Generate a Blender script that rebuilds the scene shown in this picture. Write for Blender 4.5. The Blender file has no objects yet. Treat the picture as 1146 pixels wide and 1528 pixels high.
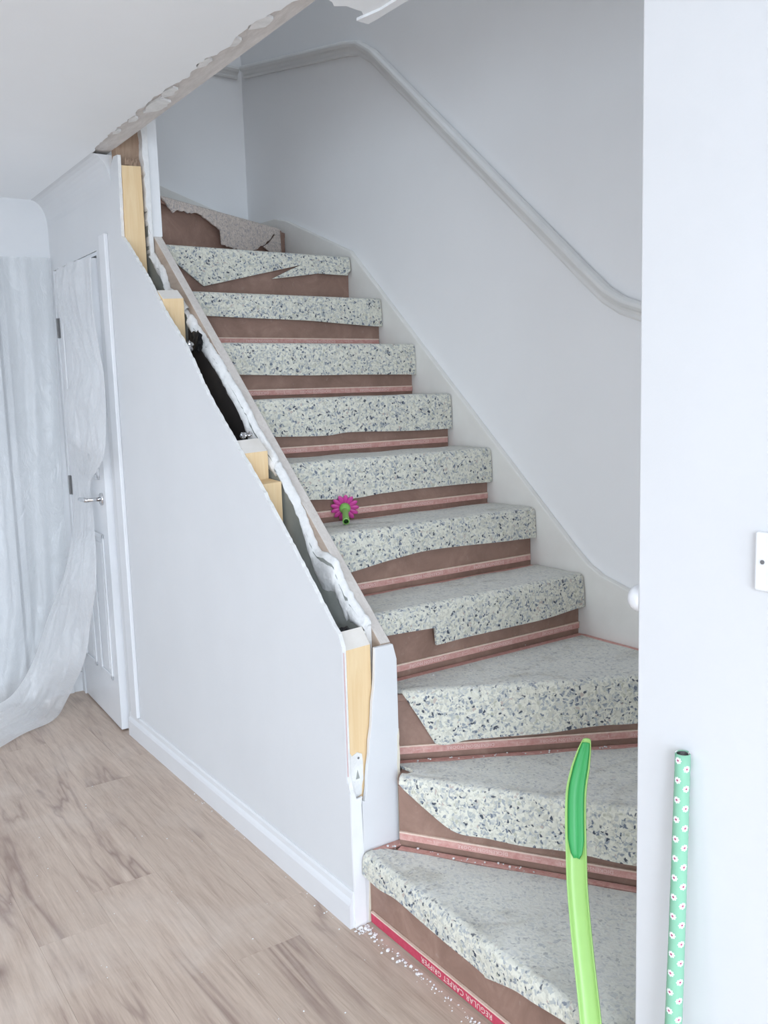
import bpy, bmesh, math, random
from mathutils import Vector, Matrix
random.seed(7)
S = bpy.context.scene
COL = S.collection
PI = math.pi

# ------------------------------------------------------------------ camera
yaw, pit, rol = 0.5988, 0.1333, -0.0298
fw = Vector((math.sin(yaw)*math.cos(pit), math.cos(yaw)*math.cos(pit), -math.sin(pit)))
rt = Vector((math.cos(yaw), -math.sin(yaw), 0)); up = rt.cross(fw)
r2 = rt*math.cos(rol)+up*math.sin(rol); u2 = -rt*math.sin(rol)+up*math.cos(rol)
cd = bpy.data.cameras.new('camera'); cam = bpy.data.objects.new('camera', cd); COL.objects.link(cam)
cd.sensor_fit = 'HORIZONTAL'; cd.sensor_width = 36; cd.lens = 1342.66/1146*36; cd.clip_start = .02
cam.matrix_world = Matrix(((r2.x, u2.x, -fw.x, -1.1754), (r2.y, u2.y, -fw.y, -2.0549), (r2.z, u2.z, -fw.z, 1.4241), (0, 0, 0, 1)))
S.camera = cam
# ------------------------------------------------------------------ light
w = bpy.data.worlds.new('sky'); S.world = w; w.use_nodes = True
w.node_tree.nodes['Background'].inputs[0].default_value = (.80, .90, 1, 1)
w.node_tree.nodes['Background'].inputs[1].default_value = 1.0
def area(name, loc, rot, sx, sy, power, col):
    l = bpy.data.lights.new(name, 'AREA'); l.shape = 'RECTANGLE'; l.size = sx; l.size_y = sy
    l.energy = power; l.color = col
    o = bpy.data.objects.new(name, l); COL.objects.link(o); o.location = loc; o.rotation_euler = rot
area('window_daylight', (-5.58, -1.7, 1.35), (0, -PI/2, 0), 1.6, 3.4, 14, (.78, .91, 1.06))
area('patio_daylight', (-3.1, -6.98, 1.15), (PI/2, 0, 0), 3.7, 2.1, 134, (.78, .91, 1.06))
area('room_fill_rear', (-2.6, -5.0, 2.31), (0, 0, 0), 1.2, 1.2, 128, (.83, .92, 1.04))  # added fill behind the camera, no actual ceiling lamp known
area('room_fill_front', (-1.9, .3, 2.31), (0, 0, 0), .5, .5, 10, (.83, .92, 1.04))  # added fill over the floor by the partition, invented source
area('stairwell_fill', (.55, .7, 4.88), (0, 0, 0), .6, 1.6, 4.2, (.84, .93, 1.04))  # added weak fill from above to lift the stairwell, unseen source
S.view_settings.view_transform = 'Standard'; S.view_settings.look = 'None'
S.view_settings.gamma = 1; S.view_settings.use_curve_mapping = False
S.view_settings.exposure = 0.74
S.cycles.use_denoising = True
S.cycles.max_bounces = 14; S.cycles.diffuse_bounces = 8; S.cycles.transparent_max_bounces = 16

# ------------------------------------------------------------------ materials
def new_mat(name, rough=.6, spec=.3):
    m = bpy.data.materials.new(name); m.use_nodes = True
    nt = m.node_tree; b = nt.nodes['Principled BSDF']
    b.inputs['Roughness'].default_value = rough; b.inputs['Specular IOR Level'].default_value = spec
    return m, nt, b
def N(nt, typ, **kw):
    n = nt.nodes.new(typ)
    for k, v in kw.items():
        if k.startswith('i_'):
            n.inputs[k[2:].replace('_', ' ')].default_value = v
        else: setattr(n, k, v)
    return n
def ramp(nt, fac, stops, interp='LINEAR'):
    r = nt.nodes.new('ShaderNodeValToRGB'); r.color_ramp.interpolation = interp
    e = r.color_ramp.elements
    while len(e) < len(stops): e.new(.5)
    for el, (p, c) in zip(e, stops): el.position = p; el.color = (*c, 1) if len(c) == 3 else c
    nt.links.new(fac, r.inputs[0]); return r.outputs[0]
def posn(nt, scale=(1, 1, 1)):
    g = nt.nodes.new('ShaderNodeNewGeometry'); mp = nt.nodes.new('ShaderNodeMapping')
    mp.inputs['Scale'].default_value = scale; nt.links.new(g.outputs['Position'], mp.inputs[0]); return mp.outputs[0]
def noise(nt, vec, scale, detail=4, rough=.55, dist=0):
    n = N(nt, 'ShaderNodeTexNoise'); n.inputs['Scale'].default_value = scale; n.inputs['Detail'].default_value = detail
    n.inputs['Roughness'].default_value = rough; n.inputs['Distortion'].default_value = dist
    nt.links.new(vec, n.inputs['Vector']); return n.outputs[0]
def mix(nt, fac, a, b, mode='MIX'):
    n = nt.nodes.new('ShaderNodeMix'); n.data_type = 'RGBA'; n.blend_type = mode
    for s, v in ((n.inputs[0], fac), (n.inputs[6], a), (n.inputs[7], b)):
        if hasattr(v, 'is_output'): nt.links.new(v, s)
        elif isinstance(v, tuple): s.default_value = (*v, 1) if len(v) == 3 else v
        else: s.default_value = v
    return n.outputs[2]
def math_(nt, op, a, b=0.0, c=0.0):
    n = nt.nodes.new('ShaderNodeMath'); n.operation = op
    for s, v in zip(n.inputs, (a, b, c)):
        if hasattr(v, 'is_output'): nt.links.new(v, s)
        else: s.default_value = v
    return n.outputs[0]
def bump(nt, b, h, strength=.2, dist=.002):
    n = nt.nodes.new('ShaderNodeBump'); n.inputs['Strength'].default_value = strength; n.inputs['Distance'].default_value = dist
    nt.links.new(h, n.inputs['Height']); nt.links.new(n.outputs[0], b.inputs['Normal'])
def simple(name, c1, c2=None, scale=8, rough=.6, spec=.3, bs=.15, bscale=120, bd=.001, vec=(1, 1, 1), dist=0, metal=0):
    m, nt, b = new_mat(name, rough, spec); p = posn(nt, vec)
    f = noise(nt, p, scale, 5, .6, dist)
    col = ramp(nt, f, [(.3, c1), (.7, c2 or tuple(x*.93 for x in c1))])
    nt.links.new(col, b.inputs['Base Color']); b.inputs['Metallic'].default_value = metal
    bump(nt, b, noise(nt, p, bscale, 3), bs, bd); return m
M = {}
M['wall'] = simple('white_emulsion', (.69, .70, .71), (.665, .675, .685), 3, .75, .2)
M['ceil'] = simple('ceiling_emulsion', (.90, .92, .93), (.875, .895, .905), 2.5, .85, .1)
M['stairwall'] = simple('stairwell_emulsion', (.87, .875, .88), (.85, .855, .86), 3, .7, .25)
M['gloss'] = simple('white_gloss_paint', (.74, .75, .765), (.71, .72, .735), 5, .35, .4, .08, 60)
M['stringpaint'] = simple('aged_cream_paint', (.80, .79, .755), (.74, .73, .69), 6, .4, .35, .1, 60)
M['oldcream'] = simple('old_cream_paint', (.78, .74, .63), (.68, .62, .50), 14, .5, .3)
M['rail'] = simple('handrail_paint', (.76, .76, .745), (.71, .71, .70), 6, .3, .4, .05, 60)
M['pine'] = simple('pine_stud', (.85, .66, .41), (.78, .56, .31), 3, .6, .3, .2, 60, .001, (14, 14, 1.2), 1.2)
M['oldpine'] = simple('old_timber', (.40, .29, .21), (.30, .20, .14), 4, .7, .2, .2, 60, .001, (14, 14, 1.2), 1)
M['cutpine'] = simple('dusty_cut_timber', (.80, .77, .73), (.72, .68, .62), 12, .8, .1)
M['stringwood'] = simple('bare_string_timber', (.56, .46, .38), (.46, .36, .29), 4, .65, .2, .2, 60, .001, (12, 2, 12), 1)
M['captop'] = simple('worn_string_top', (.70, .66, .62), (.60, .55, .51), 9, .7, .2, .2, 60, .001, (10, 2, 10), 1)
M['gypsum'] = simple('torn_gypsum', (.86, .86, .85), (.74, .74, .73), 30, .95, .05, .8, 70, .004)
M['boardpaper'] = simple('grey_board_paper', (.40, .41, .39), (.30, .32, .29), 9, .9, .05, .3, 40)
M['bareplaster'] = simple('bare_grey_plaster', (.76, .73, .71), (.62, .59, .565), 14, .9, .05, .5, 60, .003, (6, 1, 6))
M['pinkpaper'] = simple('pink_board_edge', (.62, .42, .42), (.70, .55, .54), 20, .9, .05)
M['cavity'] = simple('painted_cavity_shade', (.06, .05, .045), (.025, .022, .022), 3, .8, .2)  # dark tone standing in for shade inside the wall
M['black'] = simple('black_plastic_and_shade', (.012, .012, .013), (.02, .02, .022), 5, .45, .4)  # black wrap, also the painted shade by the first stud
M['chrome'] = simple('chrome', (.72, .72, .73), (.66, .66, .67), 5, .18, .5, .02, 40, .001, (1, 1, 1), 0, 1)
M['crumb'] = simple('plaster_crumb', (.84, .84, .84), (.74, .74, .74), 40, .95, .05)
M['white_plastic'] = simple('white_plastic', (.80, .81, .83), (.78, .79, .81), 4, .35, .4, .02)
M['slot'] = simple('dark_metal', (.2, .2, .2), (.15, .15, .15), 30, .4, .4)
M['floorbase'] = simple('floor_screed', (.45, .38, .34), (.42, .35, .31), 5, .8, .2)
M['lime'] = simple('lime_plastic', (.34, .58, .17), (.32, .55, .16), 4, .33, .4, .02)
M['green'] = simple('green_rubber', (.05, .38, .11), (.045, .35, .10), 4, .4, .4, .02)
M['petal'] = simple('magenta_plastic', (.56, .06, .30), (.50, .05, .26), 20, .4, .4, .02)
M['stem'] = simple('leaf_green_plastic', (.22, .48, .11), (.20, .44, .10), 20, .4, .4, .02)
M['stemdark'] = simple('stem_bore', (.03, .09, .02), (.02, .07, .015), 20, .6, .2)
M['print'] = simple('pale_print', (.80, .62, .58), (.74, .54, .50), 60, .8, .1)
M['tape'] = simple('plaster_tape', (.84, .85, .86), (.80, .81, .82), 8, .8, .1)

def riser_mat():
    m, nt, b = new_mat('stained_hardboard', .55, .3); p = posn(nt)
    f = noise(nt, p, 9, 6, .65, .6); col = ramp(nt, f, [(.25, (.22, .135, .103)), (.55, (.31, .195, .152)), (.8, (.42, .28, .22))])
    d = ramp(nt, noise(nt, p, 45, 4, .7), [(.62, (0, 0, 0)), (.78, (1, 1, 1))])
    nt.links.new(mix(nt, math_(nt, 'MULTIPLY', d, .35), col, (.5, .42, .37)), b.inputs['Base Color'])
    bump(nt, b, f, .15, .001); return m
M['riser'] = riser_mat()

def gripper_mat(name, a, bcol):
    m, nt, b = new_mat(name, .7, .2); p = posn(nt)
    col = ramp(nt, noise(nt, p, 60, 4, .7), [(.3, a), (.72, bcol)])
    nt.links.new(col, b.inputs['Base Color']); bump(nt, b, noise(nt, p, 200), .2); return m
M['grip'] = gripper_mat('faded_red_print', (.55, .27, .235), (.70, .45, .40))
M['gripred'] = gripper_mat('bright_red_print', (.50, .055, .10), (.58, .09, .14))
M['gripwood'] = gripper_mat('gripper_plywood', (.70, .52, .42), (.78, .64, .55))

def underlay_mat(name, cream, stops, dustcol, dustmax):
    m, nt, b = new_mat(name, .95, .05); p = posn(nt)
    nv = N(nt, 'ShaderNodeTexNoise'); nv.inputs['Scale'].default_value = 55; nv.inputs['Detail'].default_value = 2
    nt.links.new(p, nv.inputs['Vector'])
    vm = nt.nodes.new('ShaderNodeVectorMath'); vm.operation = 'MULTIPLY_ADD'
    nt.links.new(nv.outputs[1], vm.inputs[0]); vm.inputs[1].default_value = (.026, .026, .026); nt.links.new(p, vm.inputs[2])
    def vor(scale):
        v = nt.nodes.new('ShaderNodeTexVoronoi'); v.inputs['Scale'].default_value = scale
        nt.links.new(vm.outputs[0], v.inputs['Vector'])
        s = nt.nodes.new('ShaderNodeSeparateColor'); nt.links.new(v.outputs['Color'], s.inputs[0]); return v, s
    v1, s1 = vor(116); v2, s2 = vor(150)
    c1 = ramp(nt, s1.outputs[0], stops, 'CONSTANT')
    c2 = ramp(nt, s2.outputs[1], [(0, cream), (.35, tuple(x*.86 for x in cream)), (.6, tuple(x*1.1 for x in cream)), (.85, (cream[0]*.7, cream[1]*.74, cream[2]*.82))], 'CONSTANT')
    k = ramp(nt, s1.outputs[1], [(0, (0, 0, 0)), (.36, (1, 1, 1))], 'CONSTANT')   # one chip in three keeps the base foam
    edge = ramp(nt, v1.outputs['Distance'], [(.40, (1, 1, 1)), (.62, (0, 0, 0))])
    base = mix(nt, math_(nt, 'MULTIPLY', k, edge), c2, c1)
    at = nt.nodes.new('ShaderNodeAttribute'); at.attribute_name = 'dust'
    d = math_(nt, 'MULTIPLY', at.outputs['Fac'], ramp(nt, noise(nt, p, 5, 6, .7, .5), [(.3, (dustmax,)*3), (.75, (dustmax*.62,)*3)]))
    dcol = mix(nt, ramp(nt, noise(nt, p, 6, 6, .7, .8), [(.54, (0, 0, 0)), (.70, (.9, .9, .9))]), dustcol, (dustcol[0]*.62, dustcol[1]*.59, dustcol[2]*.55))
    nt.links.new(mix(nt, d, base, dcol), b.inputs['Base Color'])
    bump(nt, b, math_(nt, 'ADD', noise(nt, p, 120, 3), v1.outputs['Distance']), .35, .002); return m
M['underlay'] = underlay_mat('speckled_crumb_foam', (.64, .63, .545),
    [(0, (.67, .66, .575)), (.22, (.55, .555, .52)), (.36, (.37, .395, .41)), (.54, (.17, .195, .24)), (.66, (.28, .305, .33)), (.78, (.075, .085, .11)), (.89, (.47, .47, .38)), (.96, (.49, .42, .37))],
    (.66, .66, .635), .80)
M['felt'] = underlay_mat('grey_felt_underlay', (.58, .51, .46),
    [(0, (.58, .51, .46)), (.4, (.50, .44, .40)), (.7, (.43, .38, .35)), (.9, (.36, .33, .33))], (.54, .48, .43), .8)

def plank_mat():
    m, nt, b = new_mat('pale_grey_oak_laminate', .45, .35)
    oi = nt.nodes.new('ShaderNodeObjectInfo'); g = nt.nodes.new('ShaderNodeNewGeometry')
    ad = nt.nodes.new('ShaderNodeVectorMath'); ad.operation = 'MULTIPLY_ADD'
    cx = nt.nodes.new('ShaderNodeCombineXYZ'); nt.links.new(oi.outputs['Random'], cx.inputs[0]); nt.links.new(oi.outputs['Random'], cx.inputs[1])
    nt.links.new(cx.outputs[0], ad.inputs[0]); ad.inputs[1].default_value = (9, 13, 0); nt.links.new(g.outputs['Position'], ad.inputs[2])
    def mp(s):
        q = nt.nodes.new('ShaderNodeMapping'); q.inputs['Scale'].default_value = s; nt.links.new(ad.outputs[0], q.inputs[0]); return q.outputs[0]
    grain = noise(nt, mp((26, 1.6, 1)), 2.2, 8, .68, .6)
    col = ramp(nt, grain, [(.28, (.42, .325, .262)), (.5, (.55, .44, .36)), (.75, (.63, .525, .44))])
    tone = ramp(nt, oi.outputs['Random'], [(0, (.93, .92, .91)), (1, (1.05, 1.05, 1.05))])
    col = mix(nt, 1, col, tone, 'MULTIPLY')
    fine = noise(nt, mp((120, 5, 1)), 2.0, 4, .6, .3)
    col = mix(nt, .35, col, ramp(nt, fine, [(.3, (.72, .70, .69)), (.7, (1.12, 1.12, 1.12))]), 'MULTIPLY')
    streak = ramp(nt, noise(nt, mp((5, .6, 1)), 1.5, 6, .6, 1.2), [(.55, (0, 0, 0)), (.72, (1, 1, 1))])
    col = mix(nt, math_(nt, 'MULTIPLY', streak, .5), col, (.27, .185, .15))
    # wandering dark cracks in the print
    rid = math_(nt, 'ABSOLUTE', math_(nt, 'SUBTRACT', noise(nt, mp((3.4, .42, 1)), 1.0, 4, .55, .9), .53))
    crack = ramp(nt, rid, [(.0, (1, 1, 1)), (.006, (.75, .75, .75)), (.022, (.2, .2, .2)), (.05, (0, 0, 0))])
    mask = ramp(nt, noise(nt, mp((1.6, .9, 1)), 1.3, 2), [(.44, (0, 0, 0)), (.60, (1, 1, 1))])
    col = mix(nt, math_(nt, 'MULTIPLY', math_(nt, 'MULTIPLY', crack, mask), .62), col, (.17, .10, .085))
    v = nt.nodes.new('ShaderNodeTexVoronoi'); v.inputs['Scale'].default_value = 1
    kd = nt.nodes.new('ShaderNodeVectorMath'); kd.operation = 'ADD'
    kn = N(nt, 'ShaderNodeTexNoise'); kn.inputs['Scale'].default_value = 3; nt.links.new(mp((5, 2.6, 1)), kn.inputs['Vector'])
    nt.links.new(mp((4.4, 2.2, 1)), kd.inputs[0])
    ks = nt.nodes.new('ShaderNodeVectorMath'); ks.operation = 'SCALE'; ks.inputs['Scale'].default_value = .16; nt.links.new(kn.outputs[1], ks.inputs[0])
    nt.links.new(ks.outputs[0], kd.inputs[1]); nt.links.new(kd.outputs[0], v.inputs['Vector'])
    knot = ramp(nt, v.outputs['Distance'], [(.02, (1, 1, 1)), (.06, (.55, .55, .55)), (.17, (0, 0, 0))])
    col = mix(nt, math_(nt, 'MULTIPLY', knot, .75), col, (.15, .095, .08))
    pw = posn(nt)
    dust = ramp(nt, noise(nt, pw, 2.6, 6, .65, .4), [(.50, (0, 0, 0)), (.80, (1, 1, 1))])
    col = mix(nt, math_(nt, 'MULTIPLY', dust, .42), col, (.70, .63, .57))
    nt.links.new(col, b.inputs['Base Color']); bump(nt, b, grain, .12, .001); return m
M['plank'] = plank_mat()

def film_mat(name, lo, hi):
    m = bpy.data.materials.new(name); m.use_nodes = True; nt = m.node_tree; nt.nodes.clear()
    out = nt.nodes.new('ShaderNodeOutputMaterial'); tr = nt.nodes.new('ShaderNodeBsdfTransparent')
    df = nt.nodes.new('ShaderNodeBsdfDiffuse'); tl = nt.nodes.new('ShaderNodeBsdfTranslucent'); gl = nt.nodes.new('ShaderNodeBsdfGlossy')
    tr.inputs[0].default_value = (.96, .97, .97, 1)
    df.inputs[0].default_value = (.88, .89, .90, 1); tl.inputs[0].default_value = (.88, .89, .90, 1)
    gl.inputs[0].default_value = (.9, .9, .9, 1); gl.inputs['Roughness'].default_value = .38
    p = posn(nt, (1, 1, .55)); bn = nt.nodes.new('ShaderNodeBump'); bn.inputs['Strength'].default_value = .9; bn.inputs['Distance'].default_value = .02
    r1 = math_(nt, 'ABSOLUTE', math_(nt, 'SUBTRACT', noise(nt, p, 9, 3, .5, .8), .5)); r3 = math_(nt, 'ABSOLUTE', math_(nt, 'SUBTRACT', noise(nt, p, 26, 3, .6, 1.0), .5))
    nt.links.new(math_(nt, 'MULTIPLY_ADD', r3, .35, r1), bn.inputs['Height'])
    for q in (df, tl, gl): nt.links.new(bn.outputs[0], q.inputs['Normal'])
    def ms(f, a, b):
        x = nt.nodes.new('ShaderNodeMixShader')
        if hasattr(f, 'is_output'): nt.links.new(f, x.inputs[0])
        else: x.inputs[0].default_value = f
        nt.links.new(a, x.inputs[1]); nt.links.new(b, x.inputs[2]); return x.outputs[0]
    body = ms(.45, df.outputs[0], tl.outputs[0])
    lw = nt.nodes.new('ShaderNodeLayerWeight'); lw.inputs[0].default_value = .35
    nt.links.new(bn.outputs[0], lw.inputs['Normal']); milky = math_(nt, 'MULTIPLY_ADD', lw.outputs['Facing'], hi, lo)
    a = ms(milky, tr.outputs[0], body); nt.links.new(ms(.05, a, gl.outputs[0]), out.inputs[0]); return m
M['film'] = film_mat('clear_polythene_film', .34, .34); M['film2'] = film_mat('gathered_polythene_film', .68, .30)

def daisy_mat():
    m, nt, b = new_mat('daisy_wrapping_paper', .5, .3)
    uv = nt.nodes.new('ShaderNodeUVMap'); sp = nt.nodes.new('ShaderNodeSeparateXYZ'); nt.links.new(uv.outputs[0], sp.inputs[0])
    cu = math_(nt, 'MULTIPLY', sp.outputs[0], 5); colm = math_(nt, 'FLOOR', cu)
    fu = math_(nt, 'SUBTRACT', math_(nt, 'SUBTRACT', cu, colm), .5)
    cv = math_(nt, 'MULTIPLY_ADD', colm, .4, math_(nt, 'MULTIPLY', sp.outputs[1], 26))
    fv = math_(nt, 'SUBTRACT', math_(nt, 'FRACT', cv), .5)
    x = math_(nt, 'MULTIPLY', fu, .0145); y = math_(nt, 'MULTIPLY', fv, .0335)
    r = math_(nt, 'SQRT', math_(nt, 'ADD', math_(nt, 'MULTIPLY', x, x), math_(nt, 'MULTIPLY', y, y)))
    th = math_(nt, 'ARCTAN2', y, x)
    lim = math_(nt, 'MULTIPLY_ADD', math_(nt, 'COSINE', math_(nt, 'MULTIPLY', th, 8)), .0007, .0053)
    pet = math_(nt, 'LESS_THAN', r, lim); cen = math_(nt, 'LESS_THAN', r, .0019)
    c = mix(nt, pet, (.24, .50, .35), (.84, .84, .84)); c = mix(nt, cen, c, (.45, .10, .20))
    nt.links.new(c, b.inputs['Base Color']); return m
M['daisy'] = daisy_mat()

# ------------------------------------------------------------------ helpers
def base_of(vs):
    xs, ys, zs = zip(*vs); return Vector(((min(xs)+max(xs))/2, (min(ys)+max(ys))/2, min(zs)))
WLOC = {}
def mk(name, vs, fs, mat, parent=None, smooth=False, mats=None, fm=None):
    b = base_of(vs); me = bpy.data.meshes.new(name)
    me.from_pydata([(x-b.x, y-b.y, z-b.z) for x, y, z in vs], [], fs)
    for q in (mats or [mat]): me.materials.append(q)
    if fm:
        for p, i in zip(me.polygons, fm): p.material_index = i
    bm = bmesh.new(); bm.from_mesh(me); bmesh.ops.recalc_face_normals(bm, faces=bm.faces); bm.to_mesh(me); bm.free()
    if smooth:
        for p in me.polygons: p.use_smooth = True
    o = bpy.data.objects.new(name, me); COL.objects.link(o); place(o, b, parent); return o
def place(o, b, parent):
    WLOC[o.name] = b.copy()
    if parent: o.parent = parent; o.location = b - WLOC[parent.name]
    else: o.location = b
def bev(o, w=.002, seg=2):
    m = o.modifiers.new('bevel', 'BEVEL'); m.width = w; m.segments = seg; m.limit_method = 'ANGLE'; m.angle_limit = .6; return o
def box(name, lo, hi, mat, parent=None, b=0):
    x0, y0, z0 = lo; x1, y1, z1 = hi
    vs = [(x, y, z) for z in (z0, z1) for x, y in ((x0, y0), (x1, y0), (x1, y1), (x0, y1))]
    fs = [(3, 2, 1, 0), (4, 5, 6, 7), (0, 1, 5, 4), (1, 2, 6, 5), (2, 3, 7, 6), (3, 0, 4, 7)]
    o = mk(name, vs, fs, mat, parent)
    if b: bev(o, b)
    return o
def slab(name, pts, axis, a, b, mat, parent=None, bv=0, side=None):
    """polygon (2D) pushed along an axis from a to b; side = material of the cut edges"""
    def p3(p, t): return {'x': (t, p[0], p[1]), 'y': (p[0], t, p[1]), 'z': (p[0], p[1], t)}[axis]
    n = len(pts); vs = [p3(p, a) for p in pts]+[p3(p, b) for p in pts]
    fs = [tuple(range(n))[::-1], tuple(range(n, 2*n))]+[(i, (i+1) % n, n+(i+1) % n, n+i) for i in range(n)]
    o = mk(name, vs, fs, mat, parent, False, [mat, side or mat], [0, 0]+[1]*n)
    if bv: bev(o, bv)
    return o
def rough(pts, step=.02, amp=.003):
    out = []
    for p, q in zip(pts, pts[1:]):
        L = math.dist(p, q); k = max(1, int(L/step))
        for i in range(k):
            t = i/k; j = amp if i else amp*.4
            out.append((p[0]+(q[0]-p[0])*t+random.uniform(-j, j), p[1]+(q[1]-p[1])*t+random.uniform(-j, j)))
    out.append(pts[-1]); return out
def interp(prof, s, curved=False):
    if s <= prof[0][0]: return prof[0][1]
    n = len(prof)
    for i in range(n-1):
        (a, x), (b, y) = prof[i], prof[i+1]
        if s <= b:
            if b == a: return x
            t = (s-a)/(b-a)
            if not curved or b-a < .06: return x+(y-x)*t
            def sl(k):
                if k <= 0 or k >= n-1: return None
                if prof[k][0]-prof[k-1][0] < .03 or prof[k+1][0]-prof[k][0] < .03: return None
                return (prof[k+1][1]-prof[k-1][1])/(prof[k+1][0]-prof[k-1][0])
            d = (y-x)/(b-a); m0 = sl(i); m1 = sl(i+1); m0 = d if m0 is None else m0; m1 = d if m1 is None else m1
            h = b-a
            return (2*t**3-3*t*t+1)*x+(t**3-2*t*t+t)*h*m0+(-2*t**3+3*t*t)*y+(t**3-t*t)*h*m1
    return prof[-1][1]
def empty(name, loc, parent=None):
    o = bpy.data.objects.new(name, None); COL.objects.link(o); o.empty_display_size = .05; place(o, Vector(loc), parent); return o
def tag(o, label=None, cat=None, group=None, kind=None):
    for k, v in (('label', label), ('category', cat), ('group', group), ('kind', kind)):
        if v: o[k] = v
    return o
def struct(o): o['kind'] = 'structure'; return o
def tube(pts, rad, seg=14, cap=True):
    vs, fs = [], []
    n = len(pts); pts = [Vector(p) for p in pts]; prev = None
    for i, p in enumerate(pts):
        t = (pts[min(i+1, n-1)]-pts[max(i-1, 0)]).normalized()
        a = prev if prev is not None else (Vector((0, 0, 1)) if abs(t.z) < .9 else Vector((1, 0, 0)))
        a = (a-t*a.dot(t)).normalized(); bb = t.cross(a); prev = a
        r = rad[i] if isinstance(rad, (list, tuple)) else rad
        for k in range(seg):
            q = p+(a*math.cos(2*PI*k/seg)+bb*math.sin(2*PI*k/seg))*r; vs.append(tuple(q))
    for i in range(n-1):
        for k in range(seg):
            fs.append((i*seg+k, i*seg+(k+1) % seg, (i+1)*seg+(k+1) % seg, (i+1)*seg+k))
    if cap: fs += [tuple(range(seg))[::-1], tuple(range((n-1)*seg, n*seg))]
    return vs, fs
def join(parts):
    vs, fs = [], []
    for v, f in parts:
        k = len(vs); vs += v; fs += [tuple(i+k for i in q) for q in f]
    return vs, fs
def boxvf(lo, hi):
    x0, y0, z0 = lo; x1, y1, z1 = hi
    return ([(x, y, z) for z in (z0, z1) for x, y in ((x0, y0), (x1, y0), (x1, y1), (x0, y1))],
            [(3, 2, 1, 0), (4, 5, 6, 7), (0, 1, 5, 4), (1, 2, 6, 5), (2, 3, 7, 6), (3, 0, 4, 7)])

# ------------------------------------------------------------------ setting
R, G = .2, .2263                 # rise, going
ZC = 2.337                       # room ceiling
BY = 2.36                        # back wall
NY = -1.078                      # jamb of the stair opening
floor = struct(box('floor', (-5.6, -7.0, -.12), (1.15, BY, -.011), M['floorbase']))
pw, pl = .192, 1.285
k = 0
for i in range(-11, 1):
    off = (0.37*((i*7) % 5)+.1) % pl
    for j in range(-4, 3):
        x0, x1 = .055+(i-1)*pw, .055+i*pw
        y0, y1 = j*pl+off, (j+1)*pl+off
        y0, y1 = max(y0, -2.6), min(y1, BY)
        if y1-y0 < .03 or x1 < -2.1: continue
        bev(box('plank', (x0+.0001, y0+.0001, -.011), (x1-.0001, y1-.0001, 0), M['plank'], floor), .0005, 1)
# ceiling: painted board with a torn edge where a wall was taken away, bare strip beyond it
rag = rough([(-.063, 1.43), (-.082, 1.227), (-.083, .974), (-.09, .712), (-.067, .509), (-.084, .388), (-.067, .258), (-.074, .068), (-.066, .008), (-.05, -.09), (-.022, -.139), (.012, -.147), (.045, -.117), (.07, -.137), (.119, -.127), (.160, -.10)], .02, .006)
ceil_pts = [(-5.6, -7.0), (.16, -7.0)] + rag[::-1] + [(-.062, BY), (-5.6, BY)]
ceiling = struct(slab('ceiling', ceil_pts, 'z', ZC, ZC+.012, M['ceil'], side=M['gypsum']))
slab('bare_strip', [(-5.6, -7.0), (.155, -7.0), (.155, -.13), (.006, -.13), (.006, BY), (-5.6, BY)], 'z', ZC+.0125, ZC+.26, M['bareplaster'], ceiling)
# loose flakes of skim along the torn edge and the hanging end strip
for i, (y, dx, L) in enumerate([(.02, .028, .10), (.18, .02, .09), (.62, .022, .12), (.74, .04, .16), (.95, .018, .07), (1.12, .015, .06), (.35, .015, .09)]):
    x = -.075+dx*.3
    slab('skim_flake', rough([(x, y), (x+dx, y+.01), (x+dx*1.1, y+L*.6), (x+.004, y+L), (x-.01, y+L*.4)], .02, .004), 'z', ZC+.004, ZC+.0115, M['gypsum'], ceiling)
slab('loose_edge_strip', rough([(.128, -.088), (.165, -.085), (.172, -.30), (.172, -1.07), (.15, -1.07), (.15, -.3), (.145, -.17)], .04, .002), 'z', ZC-.006, ZC+.001, M['tape'], ceiling)
# coving in the corner of ceiling and partition, up to where it was cut
pr = []
for i in range(9):
    a = PI/2*i/8; pr.append((-.068*(1-math.sin(a)), ZC-.12*(1-math.cos(a))))
pr = [(-.068, ZC), ] + [(-.068+.0675*math.sin(PI/2*i/8), ZC-.115*(1-math.cos(PI/2*i/8))) for i in range(1, 9)]
pr2 = pr + [(-.0003, ZC)]
cove = struct(slab('trim_1', pr2, 'y', 1.435, BY-.001, M['wall']))
for p in cove.data.polygons: p.use_smooth = False

# partition (room side board) with the sawn slanting edge
cut = rough([(-.103, .803), (-.087, .814), (.1, .981), (.293, 1.149), (.471, 1.29), (.648, 1.432), (.806, 1.593), (.99, 1.733), (1.116, 1.85), (1.30, 1.99), (1.357, 2.03), (1.35, 2.15), (1.342, 2.318)], .012, .0022)
board = [(-.137, 0), (-.137, .375), (-.122, .42), (-.120, .77)] + cut + [(1.39, 2.322), (1.435, 2.29), (1.435, ZC), (BY, ZC), (BY, 0), (2.315, 0), (2.315, 2.02), (1.665, 2.02), (1.665, 0)]
wall_left = struct(slab('wall_left', board, 'x', 0, .012, M['wall'], side=M['gypsum']))
def stud(y0, y1, z0, ztop_f, ztop_b, x0=.0135, x1=.089, mat='pine', top='cutpine', name='timber_stud'):
    vs = [(x0, y0, z0), (x1, y0, z0), (x1, y1, z0), (x0, y1, z0), (x0, y0, ztop_f), (x1, y0, ztop_f+.004), (x1, y1, ztop_b+.004), (x0, y1, ztop_b)]
    fs = [(3, 2, 1, 0), (4, 5, 6, 7), (0, 1, 5, 4), (1, 2, 6, 5), (2, 3, 7, 6), (3, 0, 4, 7)]
    return bev(mk(name, vs, fs, None, wall_left, False, [M[mat], M[top]], [0, 1, 0, 0, 0, 0]), .001, 1)
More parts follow.
